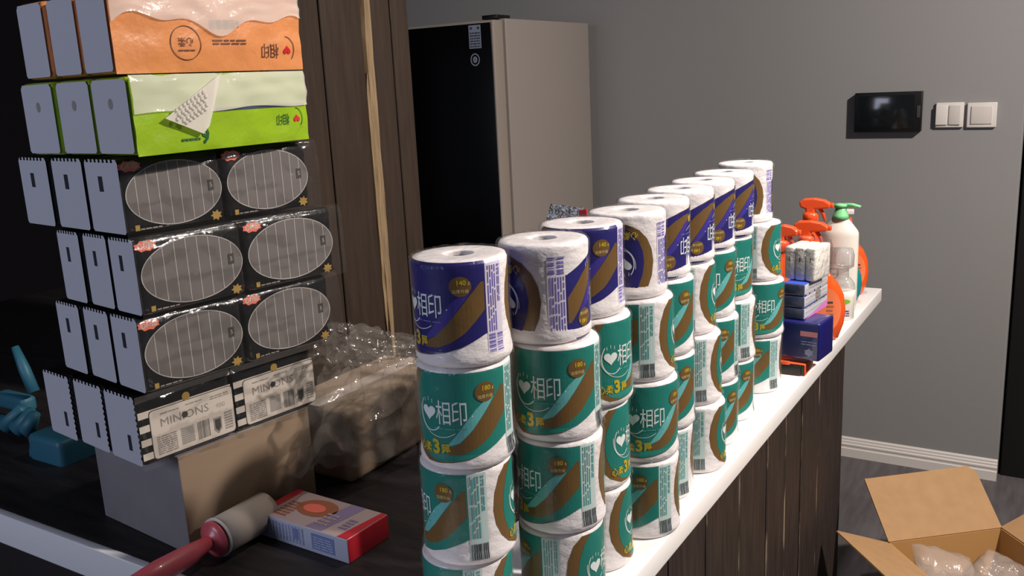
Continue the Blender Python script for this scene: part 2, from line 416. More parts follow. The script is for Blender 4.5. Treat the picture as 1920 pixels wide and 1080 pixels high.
# ------------------------------------------------------------------ brown wooden post
pxc = -1.25; zt = 2.0
post = thing('wooden_post', 'dark brown timber post with a bare light wood strip down its face', 'post', (pxc-.12, 1.42, 0))
MB().box(L(post, (pxc-.135, 1.41, zt/2)), (.23, .40, zt), 'panel').build('core', post)
for (y0, y1) in ((1.205, 1.345), (1.349, 1.468), (1.492, 1.560), (1.564, 1.622)):
    MB().box(L(post, (pxc-.010, (y0+y1)/2, zt/2)), (.020, y1-y0, zt), 'plank2', .003).build('plank', post)
for (x0, x1) in ((-.25, -.13), (-.126, -.022)):
    MB().box(L(post, (pxc+(x0+x1)/2, 1.202, zt/2)), (x1-x0, .016, zt), 'plank2', .003).build('plank', post)
def strip(z0, z1, yc, w0, w1, seed):
    vs = []; fs = []; n = 44
    for j in range(n+1):
        t = j/n; z = z0+(z1-z0)*t; wv = w0+(w1-w0)*t
        e0 = wv*(1+.45*noise.noise((seed, z*8, 0))); e1 = wv*(1+.45*noise.noise((seed+5, z*11, 0)))
        tp = min(1, j/4+.1, (n-j)/4+.1); dx = .0045+.002*noise.noise((seed, z*20, 3))
        vs += [L(post, (pxc-.012, yc-e0*tp, z)), L(post, (pxc+dx, yc-e0*tp*.6, z)), L(post, (pxc+dx, yc+e1*tp*.6, z)), L(post, (pxc-.012, yc+e1*tp, z))]
    for j in range(n):
        for q in range(4): fs.append((4*j+q, 4*j+(q+1) % 4, 4*j+4+(q+1) % 4, 4*j+4+q))
    b = MB(); b.add(vs, fs, 'wornpost', False); return b.build('bare_strip', post)
strip(0.002, zt, 1.483, .014, .022, 1); strip(0.10, .66, 1.468, .006, .008, 9)

# ------------------------------------------------------------------ fridge
fx = -1.70
fr = thing('fridge', 'tall fridge with black glass front and beige-grey side beside the back wall', 'fridge', (fx-.3, 3.06, ZF))
zt = .842
MB().box(L(fr, (fx-.3, 3.065, (zt+ZF)/2)), (.6, .63, zt-ZF), 'fridge', .006).build('body', fr)
dr = MB().box(L(fr, (fx-.302, 2.703, (zt-.004+ZF)/2+.02)), (.6, .062, zt-ZF-.05), 'fridgeedge', .003).build('door', fr)
MB().box(L(fr, (fx-.305, 2.671, (zt-.01+ZF)/2+.02)), (.592, .006, zt-ZF-.06), 'blackglass', .001).build('glass_panel', dr)
MB().box(L(fr, (fx-.3, 2.742, (zt+ZF)/2)), (.57, .018, zt-ZF-.04), 'black').build('door_seal', fr)
MB().box(L(fr, (fx-.05, 2.77, zt+.006)), (.06, .09, .014), 'black', .003).build('hinge_cover', fr)
p = Print(); a, c = at(878, 48, y=2.667), at(903, 90, y=2.667)
p.rect(a.x, c.z, c.x, a.z, 'sticker', 1); p.rows(a.x+.004, c.z+.004, c.x-.004, a.z-.02, 6, 'stickerdark', 2, 4); p.disc(a.x+.01, a.z-.01, .005, .005, 'stickerdark', 2); p.disc(c.x-.01, a.z-.01, .005, .005, 'stickerdark', 2)
q = at(891, 112, y=2.667); p.ring(q.x, q.z, .019, .021, .004, 'sticker'); p.disc(q.x, q.z, .009, .011, 'sticker', 1, 12); p.text('A', q.x, q.z, .014, 'stickerdark', 2)
me = p.mesh('sticker', flat((0, 2.667, 0), (1, 0, 0), (0, 0, 1)))
me.transform(Matrix.Translation(-fr.location)); link('energy_sticker', me, fr)

# ------------------------------------------------------------------ wall panel and switches
def wallbox(px0, py0_, px1, py1, th):
    a, c = at(px0, py0_, y=YW-th), at(px1, py1, y=YW-th); return (a.x+c.x)/2, (a.z+c.z)/2, c.x-a.x, a.z-c.z
x, z, w_, h_ = wallbox(1603, 175, 1726, 247, .03)
tb = thing('wall_intercom', 'black rectangular touchscreen panel on the grey wall', 'intercom', (x, YW, z))
MB().box((0, -.017, 0), (w_, .026, h_), 'black', .003).build('housing', tb)
MB().box((0, -.003, 0), (w_*.8, .006, h_*.8), 'black').build('mount_plate', tb)
MB().box((-.006, -.031, 0), (w_*.84, .003, h_*.84), 'screen', .001).build('screen', tb)
MB().box((w_*.455, -.0312, 0), (w_*.05, .003, h_*.3), 'darktext', .001).build('speaker_strip', tb)
for k, (a0, a1, lb) in enumerate(((1755, 1805, 'white wall switch nearest the black intercom'), (1814, 1867, 'white wall plate at the far right end of the row beside the intercom'))):
    x, z, w_, h_ = wallbox(a0, 193, a1, 239, .016)
    s = thing('wall_switch' if k == 0 else 'wall_plate', lb, 'switch', (x, YW, z))
    MB().box((0, -.006, 0), (w_, .012, h_), 'switch', .003).build('plate', s)
    if k == 0:
        MB().box((-.013-.012, -.0135, 0), (w_*.42, .006, h_*.78), 'switch', .002, T=Matrix.Rotation(.05, 4, 'Z')).build('rocker', s)
        MB().box((.017, -.0135, 0), (w_*.42, .005, h_*.78), 'switch2', .002, T=Matrix.Rotation(-.06, 4, 'Z')).build('rocker', s)
    else: MB().box((0, -.0135, 0), (w_*.72, .004, h_*.72), 'switch2', .002).build('rocker', s)

# ------------------------------------------------------------------ toilet rolls
RH, RR = .114, .0515
def rprof(v):           # radius at height fraction v (0..1)
    r = RR
    e = min(v, 1-v)*RH
    if e < .006: r -= (.006-max(e, 0))**2/.012*1.3
    if v < .16: r += .0013*math.sin(v/.16*PI)
    return r-.0006*math.sin(v*PI)
def rwob(a, z, r):
    v = z/RH
    return 1+.010*noise.noise((math.cos(a)*1.3, math.sin(a)*1.3, v*1.5+4))
D1 = RR*PI/180
def rollmap(u, v, l):
    a = u/RR; f = v/RH
    r = (rprof(f))*rwob(a, v, 1)+.00018*l+.0001
    return Vector((r*math.cos(a), r*math.sin(a), v))
def roll_label(kind):
    T = kind == 'teal'
    A, B, TX, PALE = ('teal', 'aqua', 'tealdark', 'tealpale') if T else ('purple', 'lilac', 'lilactext', 'lilacpale')
    p = Print(); H = RH
    for rep in (0, 180):
        def P(pts): return [((a+rep)*D1, b*H) for a, b in pts]
        top = .955 if T else .985
        p.poly(P([(-22, top), (-34, .86), (-42, .70), (-45, .52), (-42, .36), (-34, .22), (-22, .11), (-4, .035), (10, .03), (30, .045), (50, .075), (70, .13), (86, .19), (101, .25), (101, top), (60, top), (20, top)]), 'gold' , 1)
        p.poly(P([(-8, top), (-19, .84), (-26, .68), (-29, .52), (-27, .38), (-21, .25), (-10, .13), (0, .075), (12, .045), (30, .055), (50, .085), (70, .13), (86, .19), (101, .25), (101, top), (60, top), (20, top)]), A, 2)
        # swooshes
        p.poly(P([(20, .17), (38, .24), (54, .36), (70, .52), (84, .66), (97, .78), (101, .78), (101, .5), (90, .40), (76, .28), (60, .19), (42, .13), (26, .12)]), 'gold', 3)
        p.poly(P([(22, .20), (36, .33), (48, .46), (60, .58), (72, .66), (84, .68), (72, .55), (56, .38), (40, .25)]), B, 4)
        p.poly(P([(101, top), (101, .25), (103, .25), (103, top)]), 'paper' if False else A, 2)
        # heart logo and lettering
        p.poly(heart((0+rep)*D1, .545*H, .019), 'white', 5)
        for q in range(3):
            p.rect((-6+6*q+rep)*D1-.0003, .66*H+abs(q-1)*-.002, (-6+6*q+rep)*D1+.0004, .70*H+abs(q-1)*-.002, 'white', 5)
        p.ring((3+rep)*D1, .54*H, .0155, .0215, .0011, 'white', 5, 18, PI*.75, PI*1.75)
        p.ring((16+rep)*D1, .56*H, .029, .030, .0007, 'white', 5, 20, PI*.95, PI*1.7)
        p.text('相', (21+rep)*D1, .535*H, .0305, 'white', 5, .62); p.text('印', (41+rep)*D1, .535*H, .0305, 'white', 5, .62)
        p.disc((56+rep)*D1, .52*H, .0008, .0008, 'white', 5, 8)
        p.rows((8+rep)*D1, .385*H, (48+rep)*D1, .40*H, 1, TX, 5, 5, .8); p.rows((14+rep)*D1, .66*H, (44+rep)*D1, .675*H, 1, TX, 5, 8, .6)
        p.text('心柔', (-9+rep)*D1, .17*H, .0125, 'yellow', 6, .8, -.08, .02); p.text('3', (9+rep)*D1, .19*H, .023, 'yellow', 6, .9, .04, .04); p.text('层', (22+rep)*D1, .175*H, .0125, 'yellow', 6, .85, .08, .03)
        p.disc((73+rep)*D1, .75*H, .0115, .0115, 'gold', 6); p.text('180' if T else '140', (74+rep)*D1, .785*H, .0078, 'yellow', 7, .9, 0, .03); p.text('g', (83+rep)*D1, .785*H, .005, 'gold2', 7)
        p.text('加厚升级', (73+rep)*D1, .70*H, .0048, 'gold2', 7, .9)
        # text strip
        p.rect((103+rep)*D1, .04*H, (127+rep)*D1, top*H, PALE, 1)
        if rep == 0 or T:
            p.cols((106+rep)*D1, .26*H, (119+rep)*D1, .93*H, 4, TX, 3, 11+rep, .42); p.cols((120+rep)*D1, .55*H, (125+rep)*D1, .93*H, 2, TX, 3, 12, .5)
            if T: p.barcode((104+rep)*D1, .03*H, (126+rep)*D1, .20*H, 'bark', 15, 3)
            else: p.barcode((105+rep)*D1, .05*H, (114+rep)*D1, .24*H, TX, 9, 3, 3, False); p.barcode((117+rep)*D1, .05*H, (126+rep)*D1, .24*H, TX, 9, 3, 5, False)
        else:
            p.cols((105+rep)*D1, .26*H, (126+rep)*D1, .95*H, 6, TX, 3, 31, .4); p.barcode((105+rep)*D1, .05*H, (114+rep)*D1, .24*H, TX, 9, 3, 3, False); p.barcode((117+rep)*D1, .05*H, (126+rep)*D1, .24*H, TX, 9, 3, 5, False)
    sh = .045 if T else .085
    for v in p.bm.verts: v.co.y = sh*H+(1-sh)*v.co.y
    return p.mesh(kind+'_label', rollmap, cut=5*D1, vcuts=[q*RH for q in (.02, .05, .08, .12, .16, .3, .5, .7, .85, .93, .96, .985)])
def roll_proto(kind):
    r = thing('toilet_roll', 'x', 'toilet roll')
    pr = [(.0158, RH-.05), (.0158, RH-.0022), (.0159, RH-.0012), (.0165, RH-.0008), (.019, RH-.0006), (.03, RH-.0004), (.042, RH-.001)]
    pr += [(rprof(v), v*RH) for v in (.985, .96, .93, .85, .7, .5, .3, .16, .12, .08, .05, .02, .005)]+[(.03, .0003)]
    MB().lathe(pr[::-1], 56, 'paper', cap=True, wob=rwob).build('paper_roll', r)
    MB().lathe([(.0145, RH-.049), (.0145, RH-.006), (.0152, RH-.006), (.0152, RH-.049)], 20, 'core', cap=False).build('core_tube', r)
    link('printed_label', roll_label(kind), r)
    # film: wrinkled clear skin, dimpled into the core
    pf = [(rprof(.5)+.0022, .5*RH)]
    def fw_(a, z, rr):
        v = z/RH; edge = max(0, abs(v-.5)*2-.62)/.38
        return rwob(a, z, rr)*(1+.0022/RR*edge*2.2*noise.noise((math.cos(a)*9, math.sin(a)*9, v*7)))
    sides = [(rprof(v)+.0022, v*RH) for v in (.03, .06, .1, .14, .2, .35, .5, .65, .8, .88, .93, .965)]
    topp = [(.0500, RH+.0006), (.0465, RH+.0014), (.04, RH+.0010), (.033, RH+.0012), (.026, RH+.0008), (.0195, RH-.0002), (.0145, RH-.003), (.010, RH-.005), (.0005, RH-.006)]
    b = MB(); b.lathe(sides+topp, 64, 'film', cap=False, wob=fw_)
    vs = []
    for x, y, z in b.v:
        if z > RH-.004:
            a = math.atan2(y, x); rr = math.hypot(x, y)
            z += .0011*noise.noise((math.cos(a)*5, math.sin(a)*5, rr*120))+.0005*math.sin(a*14+rr*90)
        vs.append((x, y, z))
    b.v = vs; b.build('clear_wrap', r)
    return r
protoT, protoP = roll_proto('teal'), roll_proto('purple')
usedT = usedP = False
# per stack: centre Y; per level (top first): pixel-free X centre, heart bearing relative to the lens side, flipped
STK = [(.772, [(866, -74, 0), (873, -49, 0), (878, 76, 0), (880, 70, 0)]),
       (.881, [(1021, -50, 1), (1043, -45, 0), (1052, -77, 0), (1055, 49, 0)]),
       (.994, [(1092, -46, 0), (1108, 28, 0), (1106, 50, 0), (1112, 68, 0)]),
       (1.106, [(1177, -5, 1), (1192, 82, 0), (1201, -12, 0), (1205, -78, 0)]),
       (1.222, [(1226, 96, 1), (1235, -26, 0), (1238, -27, 0), (1236, -70, 0)]),
       (1.338, [(1276, 102, 1), (1279, 76, 0), (1291, 86, 0), (1300, 74, 0)]),
       (1.450, [(1318, 103, 1), (1320, -20, 0), (1327, -44, 0), (1327, -20, 0)]),
       (1.575, [(1357, 106, 1), (1355, 14, 0), (1362, -74, 0), (1360, -26, 0)]),
       (1.745, [(1397, -3, 1), (1413, 61, 0), (1419, -10, 0), (1415, -69, 0)])]
ordn = ['nearest', 'second', 'third', 'fourth', 'fifth', 'sixth', 'seventh', 'eighth', 'farthest']
lvn = ['on top', 'second from top', 'third from top', 'at the bottom']
for si, (Y, lv) in enumerate(STK):
    for li, (cx, phi, fl) in enumerate(lv):
        z0 = (3-li)*RH
        lo, hi = -1.2, 0.2
        for _ in range(40):
            mid = (lo+hi)/2; q = Vector((mid, Y, z0+RH/2-CAM_H)); sxp = q.dot(rt)/q.dot(fw)*F+960
            if sxp < cx: lo = mid
            else: hi = mid
        X = mid
        pr = protoP if li == 0 else protoT
        first = (li == 0 and not usedP) or (li > 0 and not usedT)
        if li == 0: usedP = True
        else: usedT = True
        o = pr if first else copy_tree(pr)
        a = math.atan2(-Y, -X)+math.radians(phi)
        if fl:
            o.rotation_euler = (PI, 0, a); o.location = (X, Y, z0+RH)
        else: o.rotation_euler = (0, 0, a); o.location = (X, Y, z0)
        st = ('the %s stack from the camera' % ordn[si]) if 0 < si < 8 else 'the %s stack' % ordn[si]
        o['label'] = '%s-labelled toilet roll%s %s of %s' % ('purple' if li == 0 else 'teal', ' upside down' if fl else '', lvn[li], st)
        o['group'] = 'wrapped toilet rolls stacked on the white bar'
# flipped rolls need their film dimple and paper face on top too: the body is symmetric enough, wrap is re-hung upright
for o in [x for x in COL.objects if x.name.startswith('toilet_roll') and abs(x.rotation_euler.x) > 1]:
    for ch in kids(o):
        if ch.name.startswith(('clear_wrap', 'paper_roll', 'core_tube')):
            ch.rotation_euler = (PI, 0, 0); ch.location = (0, 0, RH)
    # body now upright; label stays flipped

# ------------------------------------------------------------------ tissue bundles on the left
def bundle(name, label, style, C, W, Lg, Hh, rz):
    t = thing(name, label, 'tissue pack', C, rz, 'stacked bundles of boxed tissue packs')
    body = {'black': 'packblack', 'stripe': 'packblack', 'orange': 'packorange', 'green': 'packgreen'}[style]
    w1 = W/3; l1 = Lg/2
    for j in range(2):
        for i in range(3):
            x1 = -i*w1-.0015; x0 = -(i+1)*w1+.0015
            dy = i*(W*math.sin(rz)+.014)/3*.3 + (.0015*(i == 1))
            b = MB().box(((x0+x1)/2, l1*(j+.5)+dy, Hh/2), (x1-x0, l1-.003, Hh-.002), body, .010, 3)
            tp = b.build('tissue_pack', t)
            if j == 0:
                # white end with comb-cut edge and slot
                p = Print(); wd = x1-x0; m = .002 if style in ('black', 'stripe') else .0035
                pts = [(m, m+.003), (m+.003, m), (wd-m-.003, m), (wd-m, m+.003)]
                if style in ('stripe',):
                    n = 11
                    for k in range(n):
                        a = m+.006+(Hh-2*m-.012)*k/n; c = (Hh-2*m-.012)/n
                        pts += [(wd-m, a), (wd-m, a+c*.5), (wd-m-.0022, a+c*.5), (wd-m-.0022, a+c)]
                pts += [(wd-m, Hh-m-.005), (wd-m-.004, Hh-m)]
                if style in ('black', 'stripe'):
                    n = 7
                    for k in range(n):
                        a = wd-m-.006-(wd-2*m-.012)*k/n; c = (wd-2*m-.012)/n
                        pts += [(a, Hh-m), (a-c*.5, Hh-m), (a-c*.5, Hh-m-.004), (a-c, Hh-m-.004)]
                pts += [(m+.004, Hh-m), (m, Hh-m-.005)]
                p.poly(pts, 'endwhite', 1)
                if style == 'black': p.rect(wd*.38, Hh*.56, wd*.50, Hh*.76, 'slot', 2)
                elif style == 'stripe': p.rect(wd*.62, Hh*.20, wd*.72, Hh*.42, 'slot', 2)
                elif style == 'green': p.disc(wd*.5, Hh*.66, wd*.06, Hh*.07, 'greytext', 2, 10)
                link('end_panel', p.mesh('end_panel', flat((x0, .0012+dy, 0), (1, 0, 0), (0, 0, 1), .0003)), tp)
            if i == 0 and style in ('black', 'stripe'):
                p = Print()
                if style == 'black':
                    cx, cy, rx, ry = l1*.5, Hh*.49, l1*.47, Hh*.425
                    p.disc(cx, cy, rx, ry, 'oval', 1, 44); p.ring(cx, cy, rx, ry, .0012, 'silver', 2, 48)
                    for k in range(1, 9):
                        x = cx-rx+2*rx*k/9; hh = ry*math.sqrt(max(0, 1-((x-cx)/rx)**2))
                        p.rect(x-.0005, cy-hh, x+.0005, cy+hh, 'silver', 2)
                    p.rect(cx+rx*.70, cy-.004, cx+rx*.82, cy+.010, 'darktext', 3); p.text('5', cx+rx*.76, cy+.003, .008, 'silver', 4)
                    p.text('心相印', l1*.10, Hh*.885, .0095, 'label', 3, .8, 0, .03); p.poly([(l1*.10+.016*math.cos(a)*(1 if q % 2 else .84), Hh*.885+.0075*math.sin(a)*(1 if q % 2 else .75)) for q, a in enumerate([2*PI*k/16 for k in range(16)])], 'pinkred', 2)
                    p.text('✿', l1*.90, Hh*.09, .012, 'goldlogo', 3) if False else p.poly([(l1*.88+.009*math.cos(a)*(1 if q % 2 else .6), Hh*.10+.0075*math.sin(a)*(1 if q % 2 else .6)) for q, a in enumerate([2*PI*k/14 for k in range(14)])], 'goldlogo', 3)
                    p.rect(l1*.08, Hh*.055, l1*.08+.006, Hh*.055+.007, 'goldlogo', 3)
                    p.rows(l1*.13, Hh*.06, l1*.33, Hh*.085, 1, 'greytext', 3, 3, .7)
                else:
                    p.rect(.001, Hh*.90, l1-.002, Hh*.985, 'packglint', 1)  # pale band paints the lamp highlight along the bundle's top edge
                    for k in range(4): p.rect(.002, Hh*(.10+.19*k), l1-.003, Hh*(.195+.19*k), 'label', 1)
                    x0_, x1_, z0_, z1_ = l1*.12, l1*.985, Hh*.075, Hh*.74; r = .005
                    rr = [(x1_-r+r*math.cos(a), z1_-r+r*math.sin(a)) for a in (0, .5, 1.05, PI/2)]+[(x0_+r+r*math.cos(a), z1_-r+r*math.sin(a)) for a in (PI/2, 2.1, 2.6, PI)]+[(x0_+r+r*math.cos(a), z0_+r+r*math.sin(a)) for a in (PI, 3.65, 4.2, 1.5*PI)]+[(x1_-r+r*math.cos(a), z0_+r+r*math.sin(a)) for a in (1.5*PI, 5.2, 5.8, 2*PI)]
                    p.poly([((a-(x0_+x1_)/2)*1.014+(x0_+x1_)/2, (c-(z0_+z1_)/2)*1.03+(z0_+z1_)/2) for a, c in rr], 'darktext', 2); p.poly(rr, 'label', 3)
                    ww = x1_-x0_; hh = z1_-z0_
                    p.text('MINIONS', x0_+ww*.40, z0_+hh*.70, .0165, 'greytext', 4, 1.1, 0, 0); p.disc(x0_+ww*.40, z0_+hh*.72, .0045, .0045, 'darktext', 5, 14)
                    p.rows(x0_+ww*.12, z0_+hh*.88, x0_+ww*.34, z0_+hh*.93, 1, 'greytext', 4, 2); p.rows(x0_+ww*.42, z0_+hh*.90, x0_+ww*.62, z0_+hh*.94, 1, 'greytext', 4, 3); p.rows(x0_+ww*.72, z0_+hh*.84, x0_+ww*.95, z0_+hh*.93, 2, 'greytext', 4, 4)
                    p.text('980', x0_+ww*.84, z0_+hh*.66, .010, 'greytext2', 4, 1, 0, 0)
                    p.rows(x0_+ww*.05, z0_+hh*.06, x0_+ww*.28, z0_+hh*.46, 9, 'greytext', 4, 5, .6); p.rect(x0_+ww*.33, z0_+hh*.10, x0_+ww*.49, z0_+hh*.46, 'greytext2', 4); p.rows(x0_+ww*.34, z0_+hh*.11, x0_+ww*.48, z0_+hh*.45, 8, 'greytext', 5, 6, .5)
                    p.barcode(x0_+ww*.53, z0_+hh*.08, x0_+ww*.68, z0_+hh*.46, 'greytext', 16, 4)
                    p.poly([(x0_+ww*.73, z0_+hh*.42), (x0_+ww*.83, z0_+hh*.42), (x0_+ww*.83, z0_+hh*.16), (x0_+ww*.78, z0_+hh*.06), (x0_+ww*.73, z0_+hh*.16)], 'greytext', 4); p.poly([(x0_+ww*.745, z0_+hh*.38), (x0_+ww*.815, z0_+hh*.38), (x0_+ww*.815, z0_+hh*.2), (x0_+ww*.78, z0_+hh*.12), (x0_+ww*.745, z0_+hh*.2)], 'darktext', 5)
                    p.rows(x0_+ww*.87, z0_+hh*.10, x0_+ww*.97, z0_+hh*.50, 7, 'greytext', 4, 7, .6)
                    p.disc(l1*.5, Hh*.80, .006, .006, 'goldlogo', 3, 12)
                link('printed_side', p.mesh('printed_side', flat((-.0013, l1*j, 0), (0, 1, 0), (0, 0, 1), .0003)), tp)
    if style in ('orange', 'green'):
        # outer printed bag on the side, slightly puffed
        nu, nv = 28, 12; vs = []; fs = []; sd_ = 2 if style == 'green' else 8
        puff = lambda u, v: .003+.004*math.sin(PI*u)*math.sin(PI*v)+.0022*noise.noise((u*7, v*5, sd_))
        for a in range(nu+1):
            for c in range(nv+1):
                u, v = a/nu, c/nv
                vs.append((puff(u, v), u*Lg, v*Hh))
        for a in range(nu):
            for c in range(nv): k = a*(nv+1)+c; fs.append((k, k+nv+1, k+nv+2, k+1))
        g = MB(); g.add(vs, fs, body, True); side = g.build('printed_bag', t)
        p = Print(); fm = lambda a, c, l: Vector((puff(a/Lg, c/Hh)+.0006+.0002*l, a, c)); tx = 'brownprint' if style == 'orange' else 'greenprint'
        if style == 'orange':
            p.text('相印', Lg*.80, Hh*.27, .021, tx, 2, .7, PI); p.poly([(Lg*.905-(a-Lg*.905), Hh*.26-(c-Hh*.26)) for a, c in heart(Lg*.905, Hh*.26, .013)], 'red', 2); p.ring(Lg*.905, Hh*.28, .013, .017, .0012, tx, 2, 16, -.9, 1.6)
            p.text('6包超值装', Lg*.55, Hh*.60, .013, tx, 2, .8, PI); p.rows(Lg*.48, Hh*.34, Lg*.66, Hh*.42, 2, tx, 2, 3, .5)
            p.ring(Lg*.34, Hh*.36, .021, .021, .001, tx, 2, 30); p.text('心柔', Lg*.34, Hh*.38, .012, tx, 2, .9, PI); p.rows(Lg*.30, Hh*.26, Lg*.38, Hh*.29, 1, tx, 2, 5)
        else:
            p.text('相印', Lg*.83, Hh*.33, .017, tx, 2, .7, PI); p.poly([(Lg*.92-(a-Lg*.92), Hh*.32-(c-Hh*.32)) for a, c in heart(Lg*.92, Hh*.32, .011)], 'red', 2); p.ring(Lg*.92, Hh*.33, .011, .014, .001, tx, 2, 16, -.9, 1.6)
            p.text('6', Lg*.35, Hh*.2, .026, tx, 2, .9, PI, .03); p.rows(Lg*.22, Hh*.14, Lg*.32, Hh*.18, 1, tx, 2, 4, .8)
            p2 = Print(); p2.rect(Lg*.42, Hh*.50, Lg*.985, Hh*.54, 'bluegrey', 1); link('blue_stripe', p2.mesh('blue_stripe', fm, cut=.008), side)
        link('bag_lettering', p.mesh('bag_lettering', fm, cut=.008), side)
        # milky film folded over the upper half
        vs = []; fs = []; nu, nv = 36, 10
        for a in range(nu+1):
            u = a/nu
            lowb = (.60+.10*math.sin(u*9)+.06*math.sin(u*21)) if style == 'orange' else .52+.02*math.sin(u*12)
            for c in range(nv+1):
                v = c/nv; zz = Hh*(lowb+(1.0-lowb)*v)
                vs.append((puff(u, zz/Hh)+.002+.0022*(.5+noise.noise((u*9, v*4, 5)))-.003*max(0, v-.85)/.15, u*Lg, zz))
        for a in range(nu):
            for c in range(nv): k = a*(nv+1)+c; fs.append((k, k+nv+1, k+nv+2, k+1))
        g = MB(); g.add(vs, fs, 'filmwhite', True); g.build('milky_film', t)
        if style == 'green':
            g = MB(); tri = [(Lg*.13, Hh*.45), (Lg*.46, Hh*1.0), (Lg*.36, Hh*.32), (Lg*.32, Hh*.22)]
            g.prism(tri, .001, 'filmwhite', (.0125, 0, 0), (0, 1, 0), (0, 0, 1)); 
            for a in range(8):
                for c in range(5):
                    u = Lg*(.19+.022*a+.01*(c % 2)); v = Hh*(.32+.055*c+.03*a)
                    if (u-Lg*.13)*.9 > (v-Hh*.45)*.7 and v > Hh*(.47-(u/Lg-.13)*1.25) and u < Lg*.36:
                        g.lathe([(.0028, 0), (.002, .0016), (.0001, .002)], 8, 'filmwhite', Matrix.Translation((.0136, u, v)) @ Matrix.Rotation(PI/2, 4, 'Y'))
            g.build('film_flap', t)
    else:
        vs = []; fs = []; nu, nv = 60, 22; sd = Hh*100+C[0]*50
        for a in range(nu+1):
            u = a/nu
            for c in range(nv+1):
                v = c/nv; uu = -.01+u*1.05; vv = -.02+1.09*v
                ridge = abs(noise.noise((uu*6+sd, vv*3, sd)))
                x = .004+.005*ridge+.0012*noise.noise((uu*20, vv*10, sd))
                if vv > .80: x -= ((vv-.80)/.25)**2*.010
                if abs(vv-.45-.05*u) < .025: x += .0016*(1+math.sin(u*150))
                vs.append((x, uu*Lg, min(vv, 1.0)*Hh+.001*max(0, vv-1)*10))
        for a in range(nu):
            for c in range(nv): k = a*(nv+1)+c; fs.append((k, k+nv+1, k+nv+2, k+1))
        g = MB(); g.add(vs, fs, 'packfilm', True)
        g.build('clear_film', t)
    return t
# (style, near bottom corner pixel height plane): centres are world coordinates
B = [('stripe', (-1.083, .728, .122), .275, .31, .107, -.13, 'striped black and white bundle with ingredient-style label, lowest of the tissue stack'),
     ('black', (-1.052, .728, .236), .243, .325, .109, -.155, 'black tissue bundle with grey ovals, directly above the striped bundle'),
     ('black', (-1.036, .728, .347), .223, .328, .107, -.155, 'black tissue bundle with grey ovals, middle one of three black bundles'),
     ('black', (-1.044, .728, .456), .290, .303, .102, -.14, 'black tissue bundle with grey ovals, directly below the green bundle'),
     ('green', (-1.002, .728, .560), .255, .29, .100, -.04, 'lime green tissue bundle with a folded film flap, second from top'),
     ('orange', (-1.022, .728, .662), .240, .29, .104, -.12, 'orange tissue bundle with upside-down lettering, topmost of the stack')]
for k, (st, C, W, Lg, Hh, rz, lb) in enumerate(B):
    W, Lg, Hh = W*.945, Lg*.945, Hh*.945
    C = (C[0]*.945, C[1]*.945, CAM_H+(C[2]-CAM_H)*.945)
    bundle('tissue_bundle', lb, st, C, W, Lg, Hh, rz)

# carton under the bundles
c = thing('plain_carton', 'plain grey and brown carton supporting the stack of tissue bundles', 'box', (-1.018, .737, 0), -.10)
MB().box((-.115, .115, .0745), (.23, .23, .149), 'greybox', .002, 2, fm={'+x': 'brownbox'}).build('carton_body', c)
MB().box((-.115, .115, .1492), (.226, .03, .0006), 'tube').build('tape', c)

# ------------------------------------------------------------------ small things on the worktop
# lint roller
lr = thing('lint_roller', 'coral pink handled lint roller lying beside the red carton', 'lint roller', (-.980, .755, .029), 0)
T = Matrix.Rotation(-PI/2, 4, 'X') @ Matrix.Identity(4)
MB().lathe([(.018, 0), (.0275, 0), (.0275, .092), (.018, .092), (.018, 0)], 32, 'tube', T, cap=False).build('paper_roll', lr)
MB().lathe([(.0255, -.0006), (.0285, -.0006), (.0285, .002), (.0255, .002)], 32, 'tubeedge', T, cap=False).build('roll_rim', lr)
hd = MB().lathe([(.001, -.020), (.014, -.012), (.018, -.010), (.0262, -.007), (.0262, -.004), (.0175, .001), (.016, .06), (.001, .061)], 28, 'pink', T)
hd.tube([(0, -.012, -.0), (.004, -.05, .0), (.008, -.10, .002), (.012, -.16, .004)], [.009, .0145, .0165, .013], 'pink', 14)
hd.build('handle', lr)
# red carton
q0 = at(484, 1001, z=0); q1 = at(655, 1058, z=0)
ang = math.atan2(q1.y-q0.y, q1.x-q0.x); ln = (q1-q0).length
ct = thing('printed_carton', 'small red and white printed carton lying on the dark worktop', 'carton', q0, ang)
MB().box((ln/2, .042, .018), (ln, .084, .036), 'cartside', .0015, 2, fm={'+z': 'carttop', '-x': 'cartred', '+x': 'cartred', '+y': 'cartred'}).build('carton_body', ct)
p = Print(); p.rect(0.001, .001, .016, .083, 'cartred', 1); p.poly([(ln-.02, .001), (ln-.001, .001), (ln-.001, .083), (ln-.010, .083)], 'cartred', 1)
p.disc(ln*.42, .05, .036, .024, 'cartbrown', 1, 20); p.disc(ln*.40, .048, .02, .012, 'pinkred', 2, 16)
p.poly([(ln*.55, .002), (ln*.72, .002), (ln*.78, .082), (ln*.63, .082)], 'cartlilac', 1); p.rows(.024, .01, .05, .055, 6, 'cartbrown', 2, 3); p.rows(ln*.80, .02, ln*.88, .05, 4, 'cartlilac', 2, 3); p.rows(ln*.57, .015, ln*.70, .05, 4, 'carttop', 3, 9)
link('top_print', p.mesh('top_print', flat((0, 0, .0361), (1, 0, 0), (0, 1, 0))), ct)
p = Print(); p.cols(.008, .006, ln*.55, .031, 14, 'bluetext', 1, 5, .5); p.rect(ln*.62, .006, ln*.86, .030, 'cartblue', 1); p.rows(ln*.64, .009, ln*.84, .028, 5, 'cartside', 2, 6, .4); p.rect(ln*.42, .012, ln*.47, .028, 'cartblue', 2)
link('side_print', p.mesh('side_print', flat((0, -.0001, 0), (1, 0, 0), (0, 0, 1))), ct)
